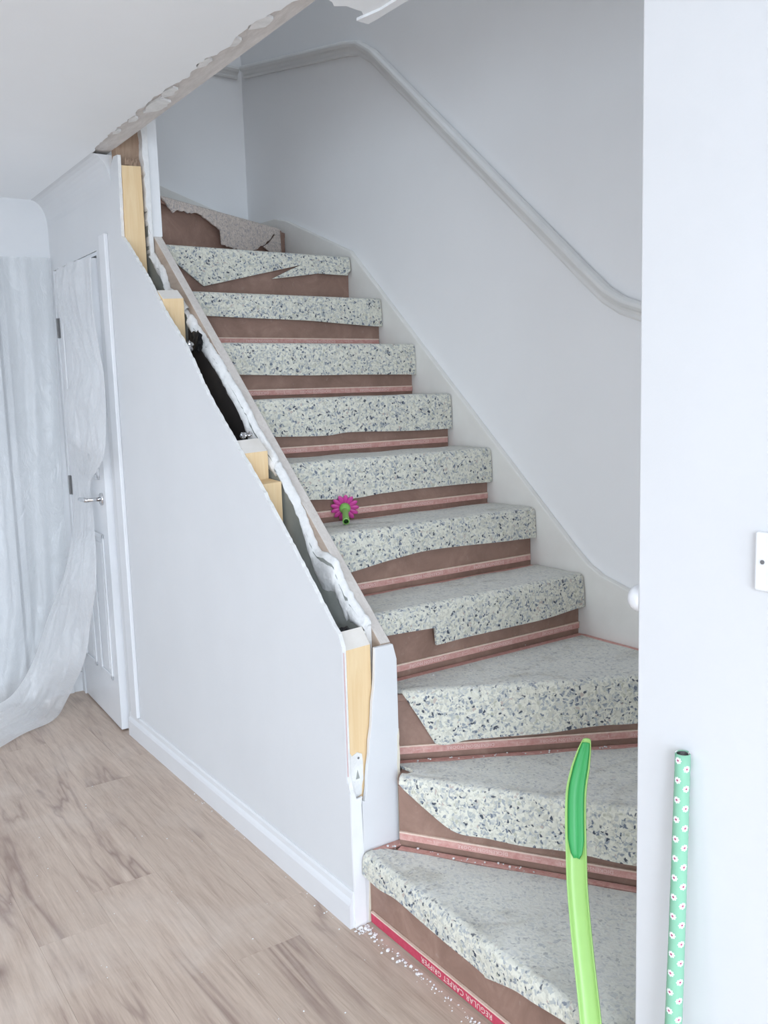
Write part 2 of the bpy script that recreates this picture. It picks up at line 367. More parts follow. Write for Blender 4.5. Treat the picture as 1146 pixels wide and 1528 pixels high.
stud(-.119, -.08, 0, .758, .80)
stud(.42, .478, .3, 1.25, 1.288)
stud(.345, .418, .3, 1.16, 1.165, .016, .092, 'pine', 'pine', 'timber_noggin')
stud(1.01, 1.062, .5, 1.765, 1.80)
stud(1.345, 1.39, .5, 2.283, 2.286, .0135, .088, 'pine', 'oldpine')
stud(1.372, 1.42, 2.25, 2.55, 2.55, .005, .11, 'oldpine', 'oldpine', 'timber_header')
# stair-side board with torn top
to = [(-.079, .80), (-.076, .811), (-.012, .853), (.052, .911), (.072, .952), (.10, .962), (.179, .976), (.249, 1.065), (.286, 1.115), (.36, 1.185), (.454, 1.262), (.516, 1.311), (.638, 1.425), (.718, 1.488), (.794, 1.552), (.933, 1.652), (1.063, 1.752), (1.132, 1.80), (1.204, 1.829), (1.242, 1.897), (1.345, 1.975)]
ro = rough(to, .014, .0035)
stair_board = slab('stair_side_board', [(-.079, .05)] + [(y, z-.012) for y, z in ro] + [(1.345, 2.6), (1.5, 2.6), (1.5, .05)], 'x', .101, .1205, M['boardpaper'], wall_left, side=M['gypsum'])
# the torn gypsum lip hangs over towards the room
from mathutils import noise as mn
def lip(name, top, depth, x_out=.093):
    vs, fs = [], []
    n = len(top)
    for i, (y, z) in enumerate(top):
        w_ = mn.noise(Vector((y*22, z*9, 3.1))); w2 = mn.noise(Vector((y*60, z*30, 7.7)))
        d = interp(depth, y)*(1+.35*w_)+.004*w2
        vs += [(.1208, y, z+.001), (.117, y, z+.0035), (.1085+.002*w2, y, z+.0005), (.099+.003*w_, y-.003, z-.010-d*.18), (x_out+.004*w2, y-.006, z-d*.62), (x_out+.005+.003*w_, y-.008+.003*w2, z-d), (.1012, y-.006, z-d-.003)]
    for i in range(n-1):
        for q in range(6): fs.append((i*7+q, (i+1)*7+q, (i+1)*7+q+1, i*7+q+1))
    o = mk(name, vs, fs, M['gypsum'], wall_left, True); return o
lip('torn_gypsum_edge', [p for p in ro if p[0] < .41], [(-.08, .02), (-.01, .055), (.08, .085), (.15, .095), (.2, .06), (.25, .03), (.41, .028)])
lip('torn_gypsum_edge', [p for p in ro if .39 < p[0] < 1.02], [(.4, .04), (.48, .06), (.56, .11), (.63, .06), (.8, .05), (.93, .055), (1.02, .05)])
lip('torn_gypsum_edge', [p for p in ro if p[0] > 1.03], [(1.03, .02), (1.12, .02), (1.25, .04), (1.36, .03)], .096)
# upright end of the full height part: white plaster return and its torn edge
ret = [(.122, 2.026), (.1575, 2.037), (.1575, 2.60), (.112, 2.60)] + rough([(.112, 2.55), (.114, 2.4), (.118, 2.25), (.113, 2.12), (.117, 2.03)], .015, .004)
slab('plaster_return', ret, 'y', 1.348, 1.50, M['tape'], wall_left)
tr_ = rough([(.092, 2.5), (.094, 2.32), (.10, 2.26), (.097, 2.17), (.101, 2.06), (.104, 1.96), (.114, 1.96)], .015, .004)
slab('torn_board_edge', tr_+[(.1165, 2.5)], 'y', 1.335, 1.372, M['gypsum'], wall_left)
for q in range(3):
    y = 1.35+.004*q; x = .026+.018*q
    slab('paper_scrap', rough([(x, 2.287), (x+.016, 2.288), (x+.021, 2.31+.008*(q % 3)), (x+.010, 2.302), (x+.004, 2.318)], .006, .003), 'y', y, y+.002, M['oldpine'], wall_left)
# end of the partition beside the bottom steps
endp = rough([(.0905, .757), (.088, .70), (.074, .58), (.060, .47), (.049, .38), (.042, .345), (.035, .35)], .03, .002)
slab('end_panel', [(.034, 0), (.158, 0), (.158, .715), (.147, .757)] + endp + [(.034, .34)], 'y', -.140, -.128, M['gloss'], wall_left, .001)
slab('corner_strip', rough([(-.002, .0), (-.001, .115), (-.002, .25), (-.001, .375), (.006, .385), (.012, .372), (.016, .36), (.034, .362), (.030, .34), (.033, .2), (.034, .10), (.033, 0)], .05, .0012), 'y', -.1415, -.136, M['tape'], wall_left)
slab('cream_margin', rough([(.150, .205), (.1582, .205), (.1582, .52), (.153, .50), (.149, .36)], .02, .0015), 'y', -.1408, -.1395, M['oldcream'], wall_left)
slab('cream_margin', rough([(.041, .004), (.052, .002), (.052, .19), (.044, .2), (.047, .12)], .02, .0015), 'y', -.1408, -.1395, M['oldcream'], wall_left)
slab('pink_board_edge', [(.0005, .40), (.0055, .40), (.0055, .755), (.0005, .755)], 'y', -.1225, -.119, M['pinkpaper'], wall_left)
slab('corner_bead', [(-.0015, .40), (.001, .40), (.001, .757), (-.0015, .757)], 'y', -.1235, -.119, M['gloss'], wall_left)
slab('filler_patch', rough([(.013, .34), (.044, .36), (.052, .41), (.05, .47), (.036, .478), (.018, .47), (.013, .48)], .01, .002), 'y', -.1215, -.1192, M['gypsum'], wall_left)
slab('grey_scar', rough([(.028, .405), (.040, .405), (.034, .43)], .01, .001), 'y', -.1222, -.1212, M['boardpaper'], wall_left)
# nail head in the filler
mk('nail_head', *tube([(.038, -.1226, .462), (.038, -.121, .462)], .0032, 10), M['slot'], wall_left)
# foil-faced black wrap left in the cavity, and dark pieces painted in as shade
def lump(name, c, sx, mat, seed, parent=None):
    parent = parent or wall_left
    rnd = random.Random(seed); vs, fs = [], []
    bm = bmesh.new(); bmesh.ops.create_icosphere(bm, subdivisions=3, radius=1)
    for v in bm.verts:
        kk = 1+rnd.uniform(-.28, .28); v.co = Vector((v.co.x*sx[0]*kk, v.co.y*sx[1]*kk, v.co.z*sx[2]*kk))+Vector(c)
    vs = [tuple(v.co) for v in bm.verts]; fs = [tuple(v.index for v in f.verts) for f in bm.faces]; bm.free()
    return mk(name, vs, fs, mat, parent)
def shade_sheet(y0, y1, drop, low):
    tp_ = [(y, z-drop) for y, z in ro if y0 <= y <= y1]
    return slab('cavity_wrap_and_shade', [(y0, low)]+tp_+[(y1, low)], 'x', .0955, .0985, M['cavity'], wall_left)  # dark sheet added as the cavity's shade between two studs
a = shade_sheet(.482, 1.005, .045, .75)
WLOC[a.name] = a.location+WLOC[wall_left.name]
lump('foil', (.048, .50, 1.300), (.008, .012, .010), M['chrome'], 5, a); lump('foil', (.070, .505, 1.304), (.010, .012, .009), M['chrome'], 6, a)
a = lump('cavity_wrap_and_shade', (.080, .905, 1.612), (.009, .05, .035), M['black'], 8)
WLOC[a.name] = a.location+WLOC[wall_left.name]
lump('foil', (.045, .885, 1.592), (.014, .022, .020), M['chrome'], 9, a)
a = lump('cavity_wrap_and_shade', (.056, -.045, .775), (.03, .022, .022), M['black'], 11)  # black lump put in as the dark of the cavity here
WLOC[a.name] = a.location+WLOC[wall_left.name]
# baseboard and door casing
bp = [(0, 0), (-.016, 0), (-.016, .066), (-.013, .074), (-.008, .082), (-.006, .096), (-.003, .102), (0, .102)]
baseboard = struct(slab('baseboard_left', bp, 'y', -.137, 1.628, M['gloss']))
trim2 = struct(box('trim_2', (-.016, 1.514, .103), (0, 1.585, 2.063), M['gloss'], b=.003))
trim3 = struct(box('trim_3', (.002, 1.665, 0), (.10, 1.678, 2.018), M['gloss'], b=.001))
trim4 = struct(box('trim_4', (.002, 1.678, 2.003), (.10, 2.302, 2.018), M['gloss'], b=.001))
trim5 = struct(box('trim_5', (-.004, 2.302, 0), (.10, 2.315, 2.018), M['gloss'], b=.001))
mk('strike_plate', *join([boxvf((.004, 1.6775, .966), (.028, 1.6795, 1.036)), boxvf((.010, 1.6790, .985), (.022, 1.6805, 1.018))]), M['chrome'], trim3)
# door, standing slightly open into the room
door = struct(box('door_1', (0, -.61, 0), (.035, 0, 1.985), M['gloss']))
for z0, z1 in ((.20, .845), (1.08, 1.86)):
    for y0, y1 in ((-.535, -.345), (-.265, -.075)):
        prt = []
        for a_, b_, lo, hi in ((y0, y0+.022, z0, z1), (y1-.022, y1, z0, z1)):
            prt.append(boxvf((-.007, a_, lo), (.0005, b_, hi)))
        for lo, hi in ((z0, z0+.022), (z1-.022, z1)): prt.append(boxvf((-.007, y0, lo), (.0005, y1, hi)))
        bev(mk('panel_moulding', *join(prt), M['gloss'], door), .005, 3)
        bev(box('raised_panel', (-.005, y0+.04, z0+.04), (.0005, y1-.04, z1-.04), M['gloss'], door), .0045, 2)
hd = join([tube([(-.008, -.555, 1.0), (.0005, -.555, 1.0)], .026, 24), tube([(-.068, -.555, 1.0), (-.008, -.555, 1.0)], .009, 12),
           tube([(-.066, -.563, 1.0), (-.068, -.53, 1.0), (-.068, -.48, .998), (-.066, -.435, .994)], [.009, .011, .010, .008], 12)])
mk('lever_handle', *hd, M['chrome'], door, True)
for z in (.25, 1.02, 1.75):
    mk('hinge', *join([tube([(-.004, .006, z-.045), (-.004, .006, z+.045)], .006, 10), boxvf((-.001, -.022, z-.045), (.0005, .004, z+.045))]), M['slot'], door)
M_door = Matrix.Rotation(-math.radians(2.7), 4, 'Z')
off = Vector((0.001, 2.295, .008))
b0 = WLOC[door.name]; door.location = off + (M_door @ b0); door.rotation_euler.z = -math.radians(2.7)
# doorstop hook between skirting and door
# back wall, upper and right walls
wall_back = struct(box('wall_back', (-5.6, BY, -.02), (1.15, BY+.1, 4.9), M['stairwall']))
wb = struct(box('trim_6', (-5.6, BY-.004, 0), (-.0, BY-.0005, ZC), M['wall']))
wall_right = struct(box('wall_right', (1.03, NY-.1, -.02), (1.15, BY, 4.9), M['stairwall']))
wall_near = struct(box('wall_near', (0, -7.0, 0), (.20, NY, ZC-.0005), M['wall'], b=.003))
wall_end = struct(box('wall_end', (.2005, NY-.1, -.02), (1.03, NY, 4.9), M['stairwall']))
struct(box('wall_upper_near', (.17, NY-.1, ZC+.27), (.2, NY, 4.9), M['stairwall']))
struct(box('wall_upper_left', (-.0, NY-.1, ZC+.262), (.006, 1.42, 4.9), M['stairwall']))
struct(box('wall_landing', (-1.3, 1.3, ZC+.262), (-1.2, BY, 4.9), M['stairwall']))
struct(box('wall_landing_side', (-1.2, 1.3, ZC+.262), (-.001, 1.42, 4.9), M['stairwall']))
struct(box('ceiling_landing', (-1.3, NY-.1, 4.9), (1.15, BY+.1, 5.0), M['stairwall']))
# room sides that carry the windows
def wall_with_hole(name, axis, a, b, outer, hole, mat):
    (u0, z0, u1, z1), (h0, q0, h1, q1) = outer, hole
    pts = [(u0, z0), (u1, z0), (u1, z1), (u0, z1)]
    prt = []
    for lo, hi in (((u0, z0), (u1, q0)), ((u0, q1), (u1, z1)), ((u0, q0), (h0, q1)), ((h1, q0), (u1, q1))):
        if hi[0]-lo[0] < .001 or hi[1]-lo[1] < .001: continue
        prt.append(boxvf((a, lo[0], lo[1]), (b, hi[0], hi[1])) if axis == 'x' else boxvf((lo[0], a, lo[1]), (hi[0], b, hi[1])))
    return struct(mk(name, *join(prt), mat))
wall_with_hole('wall_window', 'x', -5.7, -5.6, (-7.1, -.02, 2.46, ZC+.3), (-3.45, .5, .05, 2.15), M['wall'])
wall_with_hole('wall_patio', 'y', -7.1, -7.0, (-5.6, -.02, .2, ZC+.3), (-5.0, .05, -1.2, 2.2), M['wall'])
fr = [boxvf((-5.68, y, .5), (-5.635, y+.05, 2.15)) for y in (-3.45, -2.28, -1.12, 0)]+[boxvf((-5.68, -3.45, z), (-5.635, .05, z+.05)) for z in (.5, 2.10)]
struct(mk('window_1', *join(fr), M['gloss']))
fr = [boxvf((x, -7.08, .05), (x+.06, -7.035, 2.2)) for x in (-5.0, -3.75, -2.5, -1.26)]+[boxvf((-5.0, -7.08, z), (-1.2, -7.035, z+.06)) for z in (.05, 2.14)]
struct(mk('window_2', *join(fr), M['gloss']))
# a pale panelled door stands in the back wall behind the film
d2 = struct(box('door_2', (-1.02, BY-.03, .01), (-.26, BY-.006, 2.0), M['gloss']))
for z0, z1 in ((.11, .30), (.33, .815), (.845, 1.03), (1.06, 1.93)):
    bev(box('door_panel', (-.97, BY-.036, z0), (-.30, BY-.0295, z1), M['gloss'], d2), .004, 2)
struct(box('trim_7', (-.245, BY-.02, 0), (-.215, BY-.0045, 2.05), M['gloss'], b=.003))
bb = struct(box('baseboard_back', (-.21, BY-.018, 0), (-.045, BY-.0045, .09), M['gloss'], b=.003))
hk = tube([(-.070, BY-.019, .125), (-.050, BY-.04, .115), (-.012, BY-.06, .113)], .002, 8)
tag(mk('door_hook', *hk, M['chrome'], smooth=True), 'thin metal hook at the foot of the panelled cupboard door', 'hook')

# ------------------------------------------------------------------ staircase
stair = empty('staircase', (.5, .5, 0))
tag(stair, 'narrow boxed timber staircase stripped of carpet, with winding steps at bottom and top', 'staircase')
def sobj(name, o): o.name = name; return o
P0 = Vector((.02, 0, 0)); P1 = Vector((.10, 1.40, 0))
def uv_of(a): a = math.radians(a); return Vector((math.cos(a), math.sin(a), 0)), Vector((math.sin(a), -math.cos(a), 0))
# every riser: origin on its face line, direction, outward normal, start, end
RI = {}
u, n_ = uv_of(-90); RI[1] = (Vector((.05, 0, 0)), u, n_, .135, 1.07)
u, n_ = uv_of(-56.7); RI[2] = (P0-n_*.007, u, n_, .20, 1.27)
u, n_ = uv_of(-28.5); RI[3] = (P0-n_*.007, u, n_, .13, 1.12)
for n in range(4, 11):
    u, n_ = uv_of(0); RI[n] = (Vector((0, (n-4)*G+.007, 0)), u, n_, .156, 1.005)
u, n_ = uv_of(30); RI[11] = (P1-n_*.0, u, n_, .06, 1.04)
u, n_ = uv_of(60); RI[12] = (Vector((.06, 1.70, 0)), u, n_, .0, .73)
def obox(name, o, u, n_, s0, s1, d0, d1, z0, z1, mat, parent):
    vs = []
    for z in (z0, z1):
        for s, d in ((s0, d1), (s1, d1), (s1, d0), (s0, d0)):
            q = o+u*s+n_*d; vs.append((q.x, q.y, z))
    fs = [(3, 2, 1, 0), (4, 5, 6, 7), (0, 1, 5, 4), (1, 2, 6, 5), (2, 3, 7, 6), (3, 0, 4, 7)]
    return mk(name, vs, fs, mat, parent)
for n, (o, u, n_, s0, s1) in RI.items():
    obox('riser', o, u, n_, s0, s1, -.012, 0, (n-1)*R+.001, n*R-.022, M['riser'], stair)
def square_R(th, P=P0, x1=1.003, y0=-1.075):
    c, s = math.cos(th), math.sin(th); best = 9
    if c > 1e-6: best = min(best, (x1-P.x)/c)
    if s < -1e-6: best = min(best, (y0-P.y)/s)
    return best
def top_R(th, x1=1.003, y1=BY-.03):
    c, s = math.cos(th), math.sin(th); best = 9
    if c > 1e-6: best = min(best, (x1-P1.x)/c)
    if s > 1e-6: best = min(best, (y1-P1.y)/s)
    return best
def tread_poly(P, a0, a1, Rf, r0, front):
    a0, a1 = math.radians(a0), math.radians(a1)
    u, n_ = Vector((math.cos(a0), math.sin(a0), 0)), Vector((math.sin(a0), -math.cos(a0), 0))
    pts = []
    K = 10
    r_a = Rf(a0)
    pts.append(P+u*r0+n_*front); pts.append(P+u*(r_a-.06)+n_*front); pts.append(P+u*(r_a-.055))
    for i in range(K+1):
        th = a0+(a1-a0)*i/K; pts.append(P+Vector((math.cos(th), math.sin(th), 0))*Rf(th))
    pts.append(P+Vector((math.cos(a1), math.sin(a1), 0))*r0)
    return [(p.x, p.y) for p in pts]
for n, a0, a1 in ((1, -90, -56.7), (2, -56.7, -28.5), (3, -28.5, 0)):
    pp = tread_poly(P0, a0, a1, square_R, {1: .15, 2: .205, 3: .16}[n], .012 if n > 1 else -.005)
    slab('tread', pp, 'z', n*R-.022, n*R-.001, M['riser'], stair, .003)
for n in range(4, 10):
    y = (n-4)*G
    bev(box('tread', (.156, y-.018, n*R-.022), (.9995, y+G+.006, n*R-.001), M['riser'], stair), .004, 2)
slab('tread', tread_poly(P1, 0, 30, top_R, .06, .06), 'z', 10*R-.022, 10*R-.001, M['riser'], stair)
slab('tread', tread_poly(P1, 30, 60, top_R, .06, .018), 'z', 11*R-.022, 11*R-.001, M['riser'], stair)
slab('tread', [(.07, 1.73), (.40, BY-.03), (.07, BY-.03)], 'z', 12*R-.022, 12*R-.001, M['riser'], stair)
# strings
zs = lambda y: .865+.868*y
lp = [(-.118, zs(-.118)-.006), (1.372, zs(1.372)), (1.372, zs(1.372)-.33), (-.118, .45)]
o = slab('stair_string', lp, 'x', .122, .1545, M['stringwood'], stair, .002)
o.data.materials.clear(); o.data.materials.append(M['stringwood']); o.data.materials.append(M['captop'])
for p in o.data.polygons: p.material_index = 1 if (p.normal.z > .4 or p.normal.x > .9) else 0
rs = [(-1.07, .55), (-.30, .755), (-.18, .788), (-.09, .812), (-.03, .842), (.03, .888), (1.351, 2.035), (1.912, 2.255), (2.034, 2.285), (BY-.025, 2.296), (BY-.025, 1.85), (1.35, 1.70), (0, .52), (-1.07, .12)]
slab('stair_string', rs, 'x', 1.006, 1.0295, M['stringpaint'], stair, .004)
bs = [(1.006, 2.31), (.561, 2.455), (.10, 2.61), (.10, 2.2), (1.006, 2.0)]
slab('stair_string', bs, 'y', BY-.024, BY-.001, M['stringpaint'], stair, .004)
obox('string_joint', Vector((1.003, 0, 0)), Vector((0, 1, 0)), Vector((-1, 0, 0)), 1.935, 1.945, -.003, 0, 2.02, 2.17, M['slot'], stair)

# ------------------------------------------------------------------ foam underlay, one pad per step
def pad(n, s_list, prof, tread_pt, mat, label, wob=.003, thick=.008):
    """outer skin: rows over the tread, the rounded nosing and the cut skirt that hangs in front of the riser"""
    o, u, n_, _, _ = RI[n]
    NT = 8
    nose = [(.004, .0095), (.014, .0085), (.021, .005), (.0255, -.002), (.0275, -.012)]
    NN = [(0, -1), (-.25, -.97), (-.6, -.8), (-.93, -.35), (-1, 0)]
    rows = []; inn = []; dust = []
    rnd = random.Random(n*13)
    ph = [rnd.uniform(0, 6) for _ in range(4)]
    for s in s_list:
        col = []; ci = []; dd = []
        for t in range(NT):
            tt = 1-t/(NT-1)                                       # 1 at the back, 0 at the front
            q = tread_pt(s, tt)
            zz = n*R+.009+.0016*math.sin(s*23+ph[0]+tt*4)*math.sin(tt*7+ph[1])
            col.append((q.x, q.y, zz)); ci.append((q.x, q.y, n*R+.0002)); dd.append(1.0)
        zb = interp(prof, s, n not in (10, 11))
        w1 = wob*math.sin(s*11+ph[2])+wob*.6*math.sin(s*29+ph[3])
        def put(d, z, nd, nz):
            q = o+u*s+n_*d; col.append((q.x, q.y, n*R+z))
            q = o+u*s+n_*(d+nd*thick); ci.append((q.x, q.y, n*R+min(z, max(z+nz*thick, zb))))
        for j, (d, z) in enumerate(nose):
            z = max(z, zb) if z < 0 else z
            put(d, z, *NN[j]); dd.append((.9, .55, .25, .1, .02)[j])
        z_a = zb if zb > -.014 else -.014
        for j in range(1, 6):
            f = j/5
            put(.0285+(w1+.004)*f*min(1, abs(zb)/.08), z_a+(zb-z_a)*f, -1, 0); dd.append(0)
        rows.append(col); inn.append(ci); dust += dd
    k = len(rows[0]); m_ = len(rows); nv = k*m_
    vs = [p for c in rows for p in c]+[p for c in inn for p in c]; fs = []
    for i in range(m_-1):
        for j in range(k-1):
            fs.append((i*k+j, (i+1)*k+j, (i+1)*k+j+1, i*k+j+1)); fs.append((nv+i*k+j, nv+i*k+j+1, nv+(i+1)*k+j+1, nv+(i+1)*k+j))
    nsm = len(fs)
    loop = [i*k for i in range(m_)]+[(m_-1)*k+j for j in range(1, k)]+[i*k+k-1 for i in range(m_-2, -1, -1)]+[j for j in range(k-2, 0, -1)]
    b0 = len(vs)
    for q in loop: vs.append(vs[q]); vs.append(vs[nv+q])
    L_ = len(loop)
    for i in range(L_): fs.append((b0+2*i, b0+2*i+1, b0+2*((i+1) % L_)+1, b0+2*((i+1) % L_)))
    ob = mk('foam_underlay', vs, fs, mat, None, True)
    me = ob.data
    for p in me.polygons[nsm:]: p.use_smooth = False
    at = me.attributes.new('dust', 'FLOAT', 'POINT')
    for i, d in enumerate(dust): at.data[i].value = d
    tag(ob, label, 'underlay', 'carpet underlay on the stair steps'); return ob
def slist(a, b, prof, k=64):
    L = [a+(b-a)*i/k for i in range(k+1)]+[p[0] for p in prof if a < p[0] < b]
    return sorted(set(round(x, 4) for x in L))
nm = ['', 'first', 'second', 'third', 'fourth', 'fifth', 'sixth', 'seventh', 'eighth', 'ninth', 'tenth', 'eleventh']
# winding steps: polar rows around the newel
def polar_pt(n, a0, a1, back):
    o, u, n_, s0, s1 = RI[n]
    A0, A1 = math.radians(a0), math.radians(a1)
    ub = Vector((math.cos(A1), math.sin(A1), 0)); nb = Vector((math.sin(A1), -math.cos(A1), 0))
    def f(s, t):
        th = A0+(A1-A0)*t
        fr_ = s/square_R(A0)
        q = P0+Vector((math.cos(th), math.sin(th), 0))*(fr_*square_R(th))
        if t == 0: q = o+u*s
        q = q+nb*(back*t)
        if q.y > -.145 and q.x < .162: q.x = .164                # keep clear of the partition end
        return q
    return f
pr1 = [(.15, -.05), (.224, -.055), (.306, -.044), (.42, -.054), (.56, -.061), (.637, -.068), (.644, -.072), (.74, -.045), (.8, -.04), (.897, -.03), (1.06, -.03)]
def first_pt(s, t):
    # tread one runs from the riser (x = .05) to the foot of riser two and along the end panel
    A1 = math.radians(-56.7)
    x_f = .05; yy = -s
    rb = (s-.15)/(1.07-.15)*(1.28-.175)+.175
    qb = P0+Vector((math.cos(A1), math.sin(A1), 0))*rb+Vector((math.sin(A1), -math.cos(A1), 0))*.034
    q = Vector((x_f, yy, 0)).lerp(qb, t)
    q.y = min(q.y, -.148-.012*t); q.y = max(q.y, -1.07); q.x = min(q.x, 1.0)
    return q
pad(1, slist(.15, 1.065, pr1), pr1, first_pt, M['underlay'], 'grey speckled foam underlay on the lowest step, next to the laminate floor')
pr2_ = [(.20, .0), (.215, -.012), (.228, -.025), (.29, -.072), (.366, -.117), (.45, -.121), (.536, -.123), (.649, -.119), (.822, -.128), (1.25, -.12)]
pad(2, slist(.212, 1.24, pr2_), pr2_, polar_pt(2, -56.7, -28.5, .034), M['underlay'], 'speckled foam underlay with ring stain on the second step from the floor')
pr3 = [(.17, .006), (.205, .004), (.242, -.056), (.292, -.144), (.39, -.139), (.557, -.136), (.766, -.125), (.86, -.126), (1.1, -.12)]
pad(3, slist(.175, 1.09, pr3), pr3, polar_pt(3, -28.5, 0, .034), M['underlay'], 'speckled foam underlay on the third step from the floor, left end cut to a point')
hang = {4: [(.15, -.055), (.203, -.056), (.376, -.062), (.379, -.114), (.594, -.113), (.776, -.112), (1.01, -.098)],
        5: [(.15, -.118), (.257, -.11), (.38, -.094), (.55, -.083), (.75, -.088), (.962, -.095), (1, -.096)],
        6: [(.15, -.108), (.243, -.112), (.402, -.122), (.526, -.115), (.787, -.112), (1, -.116)],
        7: [(.15, -.112), (.245, -.117), (.442, -.123), (.533, -.116), (.798, -.124), (1, -.125)],
        8: [(.15, -.10), (.235, -.103), (.492, -.109), (.713, -.109), (1, -.113)],
        9: [(.15, -.078), (.222, -.08), (.423, -.085), (.66, -.09), (.966, -.107), (1, -.106)],
        10: [(.155, -.014), (.201, -.061), (.307, -.145), (.768, -.036), (.815, -.013), (.83, -.020), (.835, -.071), (.98, -.073), (.985, -.06), (1, -.05)]}
extra = {4: 'with stepped notch', 5: 'flower toy lying on it', 6: 'just above the flower toy', 7: 'straight lower edge', 8: 'wavy lower edge', 9: 'above a wide brown riser', 10: 'cut to a long pointed flap'}
def straight_pt(n):
    def f(s, t): return Vector((s, (n-4)*G+.007+t*(G-.038), 0))
    return f
for n in range(4, 11):
    e = {4: 1.0, 5: 1.002, 6: 1.002, 7: 1.001, 8: 1.003, 9: 1.001, 10: .998}[n]
    fpt = straight_pt(n)
    if n == 10:
        def fpt(s, t): return Vector((s, 6*G+.007+t*(.02+.42*max(0, s-.2)), 0))
    ob = pad(n, slist(.158, e, hang[n]), hang[n], fpt, M['underlay'], 'speckled foam underlay on the %s step from the floor, %s' % (nm[n], extra[n]))
    if n == 10:
        # the cut-off tail below the slit
        y = 6*G+.007-.030
        pts = [(.613, -.103), (.70, -.062), (.80, -.020), (.834, -.012), (.834, -.071), (.72, -.088)]
        f = slab('cut_flap', [(a_, n*R+b_) for a_, b_ in pts], 'y', y-.001, y+.007, M['underlay'], ob)
# eleventh step: grey felt remnant, torn along its lower edge
pr11 = [(.07, .0), (.091, -.004), (.152, -.05), (.174, -.037), (.236, -.034), (.287, -.029), (.345, -.029), (.408, -.054), (.468, -.073), (.473, -.131), (.628, -.14), (.698, -.131), (.801, -.092), (.904, -.026), (.912, -.04), (.96, -.05)]
def top_pt(s, t):
    o, u, n_, _, _ = RI[11]; A = math.radians(30)+math.radians(24)*t
    q = P1+Vector((math.cos(A), math.sin(A), 0))*(s/top_R(math.radians(30))*top_R(A))
    if t == 0: q = o+u*s
    return q
pz = []
for p, q in zip(pr11, pr11[1:]):
    pz.append(p)
    kk = int((q[0]-p[0])/.012)
    for i in range(1, kk): t = i/kk; pz.append((p[0]+(q[0]-p[0])*t, p[1]+(q[1]-p[1])*t+random.uniform(-.005, .005)))
pz.append(pr11[-1])
ob = pad(11, slist(.085, .955, pz, 50), pz, top_pt, M['felt'], 'torn pinkish grey felt underlay on the topmost visible step, in the dark corner', .002, .006)
o, u, n_, _, _ = RI[11]
fl = []
for s, z in [(.80, -.098), (.85, -.075), (.905, -.034), (.955, -.05), (.955, -.15), (.915, -.145), (.86, -.115)]:
    fl.append((s, z))
vs = []
for d in (.030, .024):
    for s, z in fl:
        q = o+u*s+n_*d; vs.append((q.x, q.y, 11*R+z))
m_ = len(fl); fs = [tuple(range(m_)), tuple(range(m_, 2*m_))[::-1]]+[(i, (i+1) % m_, m_+(i+1) % m_, m_+i) for i in range(m_)]
mk('torn_flap', vs, fs, M['felt'], ob)

# ------------------------------------------------------------------ carpet gripper
def text_mesh(body, size):
    c = bpy.data.curves.new('lettering', 'FONT'); c.body = body; c.size = size; c.extrude = .0002; c.resolution_u = 2
    c.align_x = 'CENTER'; c.align_y = 'CENTER'; c.space_character = 1.08
    t = bpy.data.objects.new('tmp', c); COL.objects.link(t)
    dg = bpy.context.evaluated_depsgraph_get(); me = bpy.data.meshes.new_from_object(t.evaluated_get(dg))
    bpy.data.objects.remove(t); me.materials.clear(); return me
TM = text_mesh('DICKENSON MOORE', .0135); TM.materials.append(M['print'])
TD = text_mesh('\u2014 I \u2014', .0135); TD.materials.append(M['print'])
TR = text_mesh('REGULAR CARPET GRIPPER', .0205); TR.materials.append(M['print'])
def riser_gripper(n, s0, s1, z0, h, mat, label, texts, tilt=0.0):
    o, u, n_, _, _ = RI[n]
    zb = (n-1)*R+z0
    th = .0065
    vs = []
    for s in (s0, s1):
        for d, z in ((.0005, 0), (th, 0), (th, h), (.0005, h)):
            q = o+u*s+n_*d; vs.append((q.x, q.y, zb+z+tilt*(s-s0)))
    fs = [(0, 1, 2, 3), (7, 6, 5, 4), (0, 4, 5, 1), (1, 5, 6, 2), (2, 6, 7, 3), (3, 7, 4, 0)]
    g = mk('carpet_gripper', vs, fs, None, None, False, [M['gripwood'], mat], [0, 0, 0, 1, 0, 0])
    # a pale plywood edge stands above the print
    q0 = o+u*s0+n_*.0055; q1 = o+u*s1+n_*.0055
    obox('plywood_edge', o, u, n_, s0, s1, .0008, th+.0008, zb+h-.0035+tilt*(s1-s0)/2, zb+h+.0008+tilt*(s1-s0)/2, M['gripwood'], g)
    for me, s in texts:
        if not s0+(.075 if me is TM else .155 if me is TR else .03) < s < s1-(.075 if me is TM else .155 if me is TR else .03): continue
        t = bpy.data.objects.new('lettering', me); COL.objects.link(t)
        q = o+u*s+n_*(th+.0004); q.z = zb+h*.44+tilt*(s-s0)
        R3 = Matrix((( -u.x, 0, n_.x), (-u.y, 0, n_.y), (0, -1, 0))).to_4x4()   # lettering stands upside down
        t.parent = g; t.matrix_local = Matrix.Translation(q-WLOC[g.name]) @ R3
    tag(g, label, 'gripper rod', 'gripper rods nailed to the risers'); return g
riser_gripper(1, .150, 1.06, .007, .029, M['gripred'], 'bright red printed gripper rod along the foot of the lowest riser', [(TR, .508), (TR, .90)])
def txts(seed, L=1.2):
    out = []; s = seed-.532
    while s < L:
        out.append((TM, s)); out.append((TD, s+.133)); s += .266
    return out
riser_gripper(2, .202, 1.24, .022, .022, M['grip'], 'faded pink gripper rod on the second riser from the floor', txts(.434))
riser_gripper(3, .165, 1.10, .022, .023, M['grip'], 'faded pink gripper rod on the third riser from the floor', txts(.396))
